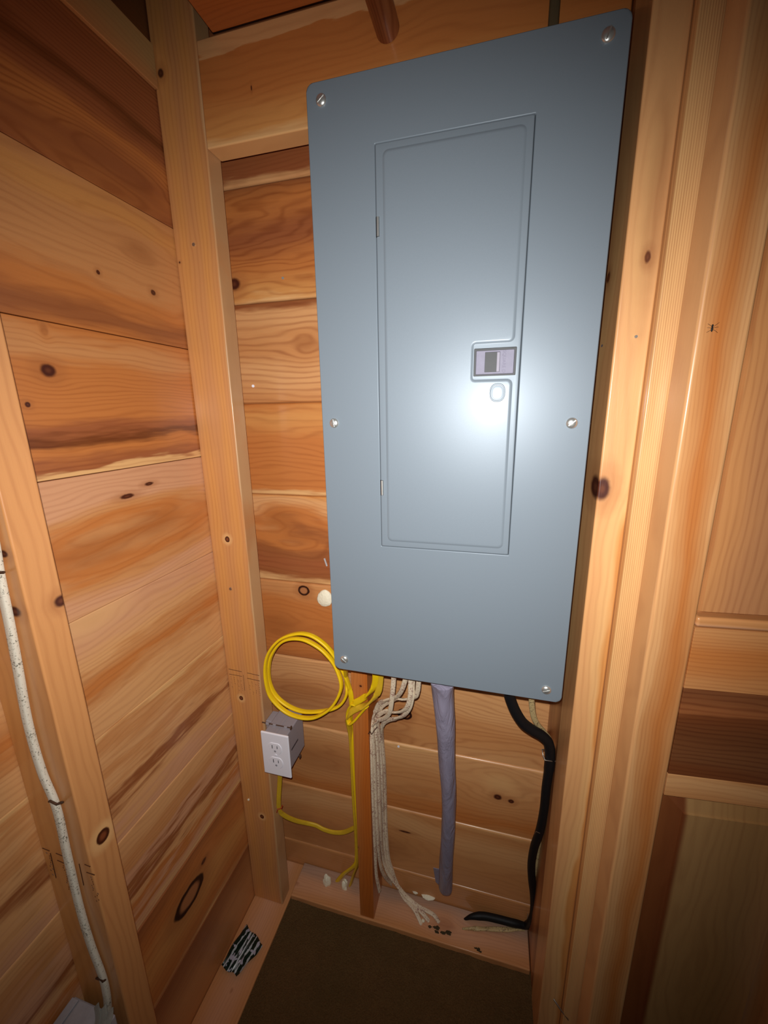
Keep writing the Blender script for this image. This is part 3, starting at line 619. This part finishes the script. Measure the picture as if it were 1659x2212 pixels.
for pts, l in zip((c1, c2, c3, c4, c5), lbl):
    cable(l, pts, .0050, .0025, M_romex, side=lambda t: (1, .1, 0.1) if t < .3 else ((.5, .2, -1) if t < .42 else (.35, 1, 0)), group=grp, k=6, n=16)

cond = [(0.1963, 0.04, -0.02), (0.1975, 0.05, -0.0572), (0.2011, 0.062, -0.1287), (0.2057, 0.082, -0.2352), (0.2089, 0.105, -0.3552), (0.208, 0.128, -0.4743), (0.2049, 0.15, -0.5886), (0.2014, 0.168, -0.6826), (0.2011, 0.183, -0.7521)]
def cprof(a, t): return 1.0 + .05*math.sin(2*a+7*t) + .035*math.sin(3*a-19*t) + .02*math.sin(5*a+31*t)
def crad(t): return (1.13-.25*min(t*3, 1)) if t < .33 else ((.88+.05*math.sin(t*9)) if t < .96 else .88*math.sqrt(max(.05, 1-((t-.96)/.042)**2)))
bm = bmesh.new(); tube(bm, cond, .0190, None, (1, 0, 0), 28, 10, radf=crad, prof=cprof)
root = thing('cable_sleeve', 'thick grey taped sleeve hanging from the panel to the floor plate', 'conduit', (0.2011, 0.183, -0.7521))
link('sleeve', bm, M_sleeve, root)
bm = bmesh.new()
q = [bm.verts.new(p) for p in ((0.1867, 0.16, -0.6505), (0.1888, 0.172, -0.7245), (0.1769, 0.17, -0.7102), (0.1718, 0.158, -0.6485))]
bm.faces.new(q); r_ = bmesh.ops.extrude_face_region(bm, geom=bm.faces[:]); 
for v in [g_ for g_ in r_['geom'] if isinstance(g_, bmesh.types.BMVert)]: v.co.y += .0012
bmesh.ops.recalc_face_normals(bm, faces=bm.faces); link('tape_flap', bm, M_sleeve, root)

blk = [(0.3131, 0.045, -0.0221), (0.3194, 0.05, -0.0459), (0.3301, 0.056, -0.0742), (0.3453, 0.064, -0.1019), (0.3634, 0.072, -0.1203), (0.3817, 0.08, -0.1358), (0.3953, 0.086, -0.154), (0.4016, 0.092, -0.1838), (0.4037, 0.098, -0.2243), (0.4035, 0.106, -0.2782), (0.4054, 0.116, -0.3482), (0.4035, 0.128, -0.4193), (0.3982, 0.144, -0.4871), (0.3977, 0.156, -0.5513), (0.4033, 0.164, -0.6102), (0.4122, 0.172, -0.67), (0.4168, 0.18, -0.726), (0.4154, 0.184, -0.7641), (0.409, 0.2071, -0.825), (0.3767, 0.2015, -0.823), (0.3363, 0.1997, -0.822), (0.3012, 0.1962, -0.821), (0.272, 0.1895, -0.824), (0.2523, 0.1863, -0.837)]
cable('thick black cable curving from the panel down the right corner to the floor', blk, .0088, None, M_black, k=6, radf=lambda t: 1.12 if t < .35 else (1.0 if t < .93 else 1.0-.7*(t-.93)/.07), n=18)
bg = [(0.3538, 0.05, -0.0278), (0.3575, 0.06, -0.0591), (0.3638, 0.072, -0.0906), (0.3741, 0.084, -0.117), (0.3869, 0.096, -0.1394), (0.3995, 0.104, -0.1608), (0.4081, 0.108, -0.1887), (0.4106, 0.112, -0.2367), (0.4115, 0.125, -0.3204), (0.4117, 0.145, -0.4313), (0.4096, 0.165, -0.5384), (0.4182, 0.185, -0.6647), (0.4222, 0.192, -0.7583), (0.4115, 0.2057, -0.83), (0.371, 0.1903, -0.83), (0.3194, 0.178, -0.83), (0.2734, 0.1671, -0.83), (0.2504, 0.165, -0.838)]
cable('thin old beige cable tucked behind the thick black one', bg, .0052, .0028, M_romex2, side=lambda t: (1, .2, 0), k=6)
lc = [(-0.262, -0.3245, 1.2), (-0.258, -0.3245, 0.85), (-0.245, -0.3245, 0.5), (-0.2463, -0.3245, 0.3553), (-0.2523, -0.3245, 0.2923), (-0.2561, -0.3245, 0.237), (-0.2614, -0.3245, 0.1791), (-0.2691, -0.3245, 0.1002), (-0.2673, -0.3245, 0.0277), (-0.2579, -0.3245, -0.0287), (-0.261, -0.3245, -0.1119), (-0.2636, -0.3245, -0.2061), (-0.2608, -0.3245, -0.2776), (-0.254, -0.3245, -0.3367), (-0.2541, -0.3245, -0.3715), (-0.2592, -0.3245, -0.4099), (-0.2795, -0.3245, -0.5131)]
cable('mildewed white cable stapled down the near side of the left wall stud', lc, .0054, .0040, M_romex3, side=lambda t: (1, 0, 0), group=None, k=7)

# ------------------------------------------------------------------ outlet box
ox = thing('outlet_box', 'grey outlet box with white duplex face plate nailed to the corner stud', 'electrical outlet', (-0.183, .10, -.355))
px0, px1, pz0, pz1, py = -.2172, -.1468, -.3555, -.2405, .0600
bm = bmesh.new(); box(bm, px0, px1, py, py+.0055, pz0, pz1, bev=.0026, seg=3); plate = link('face_plate', bm, M_wht, ox)
pc = ((px0+px1)/2, (pz0+pz1)/2)
def recep(cz):
    bm = bmesh.new()
    def outl(w, h, n=32):
        P_ = []
        for k in range(n):
            a = 2*PI*k/n; x = w*math.cos(a); z = max(-h, min(h, w*math.sin(a))); P_.append((pc[0]+x, cz+z))
        return P_
    a = loop_verts(bm, outl(.0172, .0140), py); b = loop_verts(bm, outl(.0172, .0140), py-.0006); bridge(bm, a, b)
    c = loop_verts(bm, outl(.0162, .0130), py-.0015); bridge(bm, b, c); bm.faces.new(c)
    bmesh.ops.recalc_face_normals(bm, faces=bm.faces)
    r = link('receptacle', bm, M_wht, ox)
    bm = bmesh.new()
    box(bm, pc[0]-.0073, pc[0]-.0055, py-.0019, py-.0010, cz-.0005, cz+.0085, bev=.0002)
    box(bm, pc[0]+.0052, pc[0]+.0068, py-.0019, py-.0010, cz+.0005, cz+.0080, bev=.0002)
    link2('slots', bm, M_gdark, r)
    bm = bmesh.new(); tube(bm, [(pc[0], py-.0018, cz-.0072), (pc[0], py-.0010, cz-.0072)], .0027, n=14, k=1); link2('ground_hole', bm, mat_plain('hole_grey', lin(150, 148, 156), .5), r)
recep(pc[1]+.0195); recep(pc[1]-.0195)
bm = bmesh.new(); tube(bm, [(pc[0], py-.0012, pc[1]), (pc[0], py+.001, pc[1])], .0030, n=16, k=1); link('plate_screw', bm, M_wht, ox)
bm = bmesh.new(); bz0, bz1 = -.348, -.248
box(bm, -.2135, -.1555, py+.0058, .150, bz0, bz1, bev=.003, seg=2)
box(bm, -.1885, -.1815, py+.006, .149, bz1-.001, bz1+.0012, bev=.0004)
bodyb = link('box_body', bm, M_gbox, ox)
bm = bmesh.new(); box(bm, -.231, -.2130, .105, .140, bz0+.010, bz1-.004, bev=.002); link('mounting_flange', bm, M_gbox, ox)
bm = bmesh.new()
for (za, zb) in ((bz1+.0035, bz1+.0035),):
    tube(bm, [(-.2305, .0905, za), (-.1560, .0905, zb)], .0013, n=8, k=1)
box(bm, -.1570, -.1535, .0870, .0940, bz1-.0005, bz1+.0075, bev=.0012)
link('mounting_nail', bm, M_rust, ox)
bm = bmesh.new()
pass
bm.free()
for x in (-.2205, -.2020, -.1730):
    bm = bmesh.new(); box(bm, x, x+.008, .0885, .0925, bz1-.001, bz1+.0055, bev=.0008); link('nail_guide', bm, M_gbox, ox)
bm = bmesh.new(); tube(bm, [(-.2305, .12, bz0-.004), (-.1540, .12, bz0-.004)], .0013, n=8, k=1); box(bm, -.1560, -.1525, .1165, .1235, bz0-.0080, bz0+.0005, bev=.0012)
link('mounting_nail', bm, M_rust, ox)
bm = bmesh.new(); box(bm, -.1557, -.1551, .085, .118, -.303, -.2985, bev=.0001, rot=((-.155, .10, -.300), Matrix.Rotation(math.radians(0), 3, 'X')))
link('moulded_mark', bm, M_gdark, ox)

# ------------------------------------------------------------------ staples and nails
def staple(label, pts, mat, r=.0011): 
    bm = bmesh.new(); tube(bm, pts, r, n=8, k=1); o = link('cable_staple', bm, mat); return tag(o, label, 'staple', 'cable staples')
staple('bent steel staple gripping the black cable just below its upper bend', [(0.3957, 0.1, -0.183), (0.3871, 0.094, -0.1794), (0.3888, 0.088, -0.1874), (0.3922, 0.084, -0.1935), (0.4028, 0.083, -0.1921), (0.4137, 0.092, -0.1988)], M_steel)
staple('thin steel staple at the foot bend of the black cable', [(0.4107, 0.2162, -0.79), (0.4072, 0.198, -0.79), (0.4116, 0.1933, -0.795), (0.4273, 0.1926, -0.8)], M_steel, .0009)
staple('rusty staple holding the white cables against the middle stud', [(0.0222, 0.124, -0.2506), (0.0287, 0.115, -0.235), (0.0345, 0.11, -0.2367), (0.0383, 0.112, -0.2302), (0.0433, 0.125, -0.2281)], M_rust, .0012)
staple('dark staple across the speckled cable halfway down the left stud', [(-0.2768, -0.32, -0.0287), (-0.2548, -0.331, -0.0092), (-0.2428, -0.332, -0.0098), (-0.2346, -0.331, -0.0056), (-0.2513, -0.32, -0.0229)], M_rust, .0014)
staple('dark staple on the speckled cable at the left picture edge', [(-0.2673, -0.32, 0.2946), (-0.2461, -0.331, 0.301), (-0.2336, -0.331, 0.3032), (-0.2514, -0.32, 0.2972)], M_rust, .0014)
staple('dark staple low on the speckled cable above the grey box', [(-0.2761, -0.32, -0.3638), (-0.2541, -0.331, -0.3323), (-0.2425, -0.332, -0.3315), (-0.2537, -0.32, -0.3548)], M_rust, .0014)
staple('red staple where the yellow outlet cable bends', [(-0.2268, 0.108, -0.5329), (-0.2218, 0.106, -0.5187), (-0.2147, 0.112, -0.5205), (-0.2165, 0.12, -0.5213)], M_redst, .0014)
staple('small bright staple leg on the black cable halfway down', [(0.3914, 0.118, -0.4196), (0.3942, 0.116, -0.4086), (0.402, 0.117, -0.4124)], M_rust, .0009)
staple('bare wire clip low on the jamb at the bottom edge', [(0.435, -0.004, -0.6712), (0.4477, -0.014, -0.6765), (0.4603, -0.016, -0.6897), (0.472, -0.01, -0.7176)], M_steel, .0016)
def nail(label, c, axis, r, mat):
    bm = bmesh.new(); c = Vector(c); a = Vector(axis)
    tube(bm, [c, c+a*.0014], r, n=14, k=1); o = link('nail', bm, mat); return tag(o, label, 'nail', 'nail heads')
nail('white painted nail head on the back wall left of the panel', (-0.2496, 0.209, 0.5236), (.3, -1, 0), .0030, M_wht)
nail('small bright nail point on the back wall near the dark edge knot', (-0.1604, 0.209, 0.7297), (.3, -1, 0), .0024, M_zinc)
nail('grey nail head high on the corner stud', (-0.2777, 0.0995, 0.7651), (0, -1, 0), .0027, M_steel)
nail('grey nail head low on the corner stud below a knot', (-0.2827, 0.0995, 0.087), (0, -1, 0), .0030, M_steel)
nail('round nail head on the pale stud right of the panel', (0.4359, -0.0005, 0.5522), (0, -1, 0), .0016, M_steel)
nail('white speck of a nail in the groove under the panel', (0.0726, 0.209, -0.3524), (0, -1, 0), .0030, M_wht)
nail('pale chip nail head on the foot of the corner stud', (-0.3005, 0.0995, -0.5027), (0, -1, 0), .0028, M_foam)
nail('nail stub beside the yellow cable under the panel', (0.0294, 0.209, -0.2017), (0, -1, 0), .0022, M_zinc)

# ------------------------------------------------------------------ lumber stamps (ink)
M_ink = mat_plain('stamp_ink', lin(74, 38, 14), .6)
def ink(par, segs, name='grade_stamp'):
    bm = bmesh.new()
    for a, b, r in segs: tube(bm, [a, b], r, n=6, k=1)
    return link2(name, bm, M_ink, par)
o_, e1, e2 = Vector((-0.3134, 0.1, -0.1212)), Vector((-0.2773, 0.1, -0.1227)), Vector((-0.3174, 0.1, -0.1854))
def onc(px, pz): return Vector((-.315+px, .0999, -.105+pz))
a0 = Vector((-0.3133, 0.0999, -0.1212)); a1 = Vector((-0.2785, 0.0999, -0.1228)); b0 = Vector((-0.3137, 0.0999, -0.135)); b1 = Vector((-0.2786, 0.0999, -0.1352)); c0 = Vector((-0.2637, 0.0999, -0.1234)); c1_ = Vector((-0.2322, 0.0999, -0.1254)); d0 = Vector((-0.2653, 0.0999, -0.1379)); d1 = Vector((-0.2324, 0.0999, -0.1396)); e0 = Vector((-0.275, 0.0999, -0.1309)); e1 = Vector((-0.2754, 0.0999, -0.1737))
segs = [(a0, a1, .0006), (b0, b1, .0005), (c0, c1_, .0006), (d0, d1, .0006), (e0, e1, .0004)]
rnd = random.Random(3)
for (p, q) in ((b0, b1), (d0, d1)):
    for k in range(4):
        for j in range(7):
            if rnd.random() < .7:
                s = p.lerp(q, .1+.26*k) + Vector((0, 0, -.006-.0055*j)); segs.append((s, s+Vector((rnd.choice([0, .0025]), 0, -.0028*rnd.random()-.0008)), .00028))
ink(corner_stud, segs)
def yl(a): return Vector(a)
A = [((-0.3156, -0.3196, -0.122), (-0.3029, -0.3196, -0.1228), .0006), ((-0.3023, -0.3196, -0.1268), (-0.3045, -0.3196, -0.1721), .0006), ((-0.2911, -0.3196, -0.123), (-0.2771, -0.3196, -0.124), .0006), ((-0.2921, -0.3196, -0.1359), (-0.2773, -0.3196, -0.1375), .0006),
     ((-0.251, -0.3196, -0.1282), (-0.2526, -0.3196, -0.1675), .0006), ((-0.2406, -0.3196, -0.1254), (-0.2311, -0.3196, -0.1262), .0006), ((-0.2408, -0.3196, -0.1395), (-0.2271, -0.3196, -0.1396), .0006)]
A = [(Vector(a), Vector(b), r) for a, b, r in A]
for base in (A[0][0], A[3][0], A[3][1], A[6][0]):
    for j in range(12):
        s = base+Vector((.003+rnd.random()*.008, 0, -.006-.004*j)); A.append((s, s+Vector((rnd.random()*.003, 0, -.002)), .00035))
ink(left_stud, A)

# ------------------------------------------------------------------ foam, dirt, wrapper, insect, box
def foam(label, c, rx, ry, rz, seed, mat=M_foam, amp=.3):
    bm = bmesh.new(); lump(bm, c, rx, ry, rz, amp, 3, seed); o = link('foam_plug', bm, mat); return tag(o, label, 'foam', 'bits of expanding foam')
foam('round cream foam plug in the back wall peeking out left of the panel', (-0.106, 0.209, 0.0326), .0205, .007, .0205, 3, amp=.12)
foam('cream foam lump at the far end of the plate beside the first yellow cable', (-0.1297, 0.1708, -0.82), .0095, .009, .019, 5, amp=.35)
foam('second cream foam lump against the yellow cable near the middle stud', (-0.0793, 0.1766, -0.827), .0090, .008, .020, 6, amp=.35)
foam('white foam crumb right of the white cable bunch', (0.1156, 0.2158, -0.83), .011, .008, .005, 7)
foam('ragged white foam crumbs left of the grey sleeve foot', (0.154, 0.2107, -0.83), .015, .010, .005, 8, amp=.5)
foam('tiny white foam pellet at the front of the plate', (0.1483, 0.1533, -0.832), .0045, .004, .0042, 9, amp=.15)
foam('small white foam chip at the rear edge of the plate', (0.0736, 0.2205, -0.832), .005, .006, .003, 10)
def clod(label, c, rx, ry, rz, s):
    bm = bmesh.new()
    for k in range(5):
        r_ = random.Random(s+k); lump(bm, Vector(c)+Vector((r_.uniform(-1, 1)*rx, r_.uniform(-1, 1)*ry, 0)), rx*.45, ry*.45, rz*.8, .5, 2, s+k)
    o = link('dirt_clump', bm, M_dirt); return tag(o, label, 'dirt', 'clumps of dirt on the plate')
clod('dark clump of dirt in front of the white cable ends', (0.1752, 0.1442, -0.834), .012, .006, .003, 20)
clod('dark clump of dirt left of the black cable hole', (0.2142, 0.1463, -0.834), .013, .006, .003, 30)
clod('small dark crumb of dirt at the front edge of the plate', (0.2924, 0.1304, -0.834), .008, .003, .003, 40)
clod('brown crumb of dirt behind the black cable', (0.2465, 0.2149, -0.834), .006, .003, .003, 50)
# wall anchor beside the foam plug
bm = bmesh.new(); tube(bm, [(-0.0978, 0.2, 0.1366), (-0.096, 0.207, 0.117)], .0022, n=10, k=1); o = link('wall_anchor', bm, mat_plain('clear_plastic', lin(200, 196, 196), .3)); tag(o, 'small clear plastic wall anchor above the round foam plug', 'anchor')
# snack wrapper: crinkled striped foil
def mat_wrap():
    m = D.materials.new('striped_foil'); g = NG(m); P_ = g.n('ShaderNodeNewGeometry').outputs['Position']; a_ = Vector((-0.3131, -0.0563, -0.835)); b_ = Vector((-0.2979, 0.0319, -0.835)); c_ = Vector((-0.2638, -0.0624, -0.835))
    ld = (b_-a_).normalized(); wd = (c_-a_)-ld*(c_-a_).dot(ld); w_ = wd.length; wd.normalize(); U_ = g.m('MULTIPLY', g.m('SUBTRACT', g.dot(P_, wd), a_.dot(wd)), 1/w_); V_ = g.m('MULTIPLY', g.m('SUBTRACT', g.dot(P_, ld), a_.dot(ld)), 1/(b_-a_).length); uv = g.xyz(U_, V_, 0.0)
    n = g.noise(uv, 6, 2); st = g.m('SINE', g.m('ADD', g.m('MULTIPLY', U_, 28.0), g.m('MULTIPLY', n, 4.0)))
    bl = g.noise(g.xyz(g.m('MULTIPLY', U_, 5.0), g.m('MULTIPLY', V_, 6.0), 2.0), 1.0, 1)
    c = g.mix(g.smooth(st, .45, .6), lin(190, 196, 200), lin(14, 34, 24)); c = g.mix(g.smooth(bl, .36, .39), c, lin(184, 180, 196))
    g.finish(c, .35, None); return m
bm = bmesh.new(); uvl = bm.loops.layers.uv.new('uv')
Pz = [Vector((-0.3131, -0.0563, -0.835)), Vector((-0.2638, -0.0624, -0.835)), Vector((-0.2334, 0.0062, -0.835)), Vector((-0.2979, 0.0319, -0.835))]
NG_ = 16; gv = [[None]*(NG_+1) for _ in range(NG_+1)]
for i in range(NG_+1):
    for j in range(NG_+1):
        s, t = i/NG_, j/NG_
        p = (Pz[0]*(1-s)+Pz[1]*s)*(1-t)+(Pz[3]*(1-s)+Pz[2]*s)*t
        e = 1.0 if i % 2 else -1.0
        p = p + Vector((0, 0, .004*math.sin(s*9+t*3)+.0016*e)) + Vector((.0015*math.sin(11*t), .0015*math.cos(9*s), .003*math.sin(t*PI)))
        gv[i][j] = (bm.verts.new(p), (s, t))
for i in range(NG_):
    for j in range(NG_):
        cs = (gv[i][j], gv[i+1][j], gv[i+1][j+1], gv[i][j+1]); f = bm.faces.new([c[0] for c in cs])
        for lp, c in zip(f.loops, cs): lp[uvl].uv = c[1]
o = link('snack_wrapper', bm, mat_wrap()); md = o.modifiers.new('s', 'SOLIDIFY'); md.thickness = .0005
tag(o, 'crumpled green and white striped foil wrapper lying on the left plate', 'wrapper')
# insect on the door
bug = thing('fly', 'tiny long legged fly resting on the door stile', 'insect', (0.4931, -0.06, 0.5475))
bc = Vector((0.4931, -0.06, 0.5475))
bm = bmesh.new(); lump(bm, bc+Vector((0, -.0012, -.0006)), .0011, .0011, .0030, .05, 2, 2); lump(bm, bc+Vector((0, -.0014, .0030)), .0010, .0010, .0012, .05, 2, 3)
link('body', bm, M_black, bug)
for sx in (-1, 1):
    for dz in (-.004, .001, .005):
        wire('leg', [bc+Vector((0, -.001, dz*.2)), bc+Vector((sx*.003, -.0025, dz*.7)), bc+Vector((sx*.007, 0, dz*1.3))], .00018, M_black, bug, k=3, n=5)
# grey box in the lower left corner
M_card = mat_plain('grey_board', lin(160, 154, 158), .8, 0, .2, 60, .18, .5, .002)
sb = thing('storage_box', 'grey cardboard box top in the lower left corner with dark seams', 'box', (-.27, -.42, ZF))
zt = -.396
bm = bmesh.new(); box(bm, -.3135, -.235, -.56, -.331, ZF, zt-.004, bev=.002); link('box_body', bm, M_card, sb)
bm = bmesh.new(); box(bm, -.3135, -.3010, -.56, -.334, zt-.003, zt, bev=.001); link('flap', bm, M_card, sb)
bm = bmesh.new(); box(bm, -.2980, -.236, -.364, -.334, zt-.003, zt+.001, bev=.001); link('flap', bm, M_card, sb)
bm = bmesh.new(); box(bm, -.2980, -.236, -.56, -.3675, zt-.003, zt+.0005, bev=.001); link('flap', bm, M_card, sb)
m = D.materials.new('clear_film'); g = NG(m); b = g.finish(lin(180, 184, 176), .15); b.inputs['Transmission Weight'].default_value = .5; b.inputs['Alpha'].default_value = .7
bm = bmesh.new(); rnd = random.Random(5)
for k in range(3):
    tube(bm, [(-.262+.012*k, -.336, zt+.012), (-.250+.010*k, -.345, zt+.006+.003*k), (-.242+.004*k, -.360, zt+.001)], .0060, .0010, side=(1, .4*k, .5), n=8, k=4)
o = link('plastic_scrap', bm, m); tag(o, 'crumpled clear plastic scrap on the grey box beside the cable', 'plastic scrap')
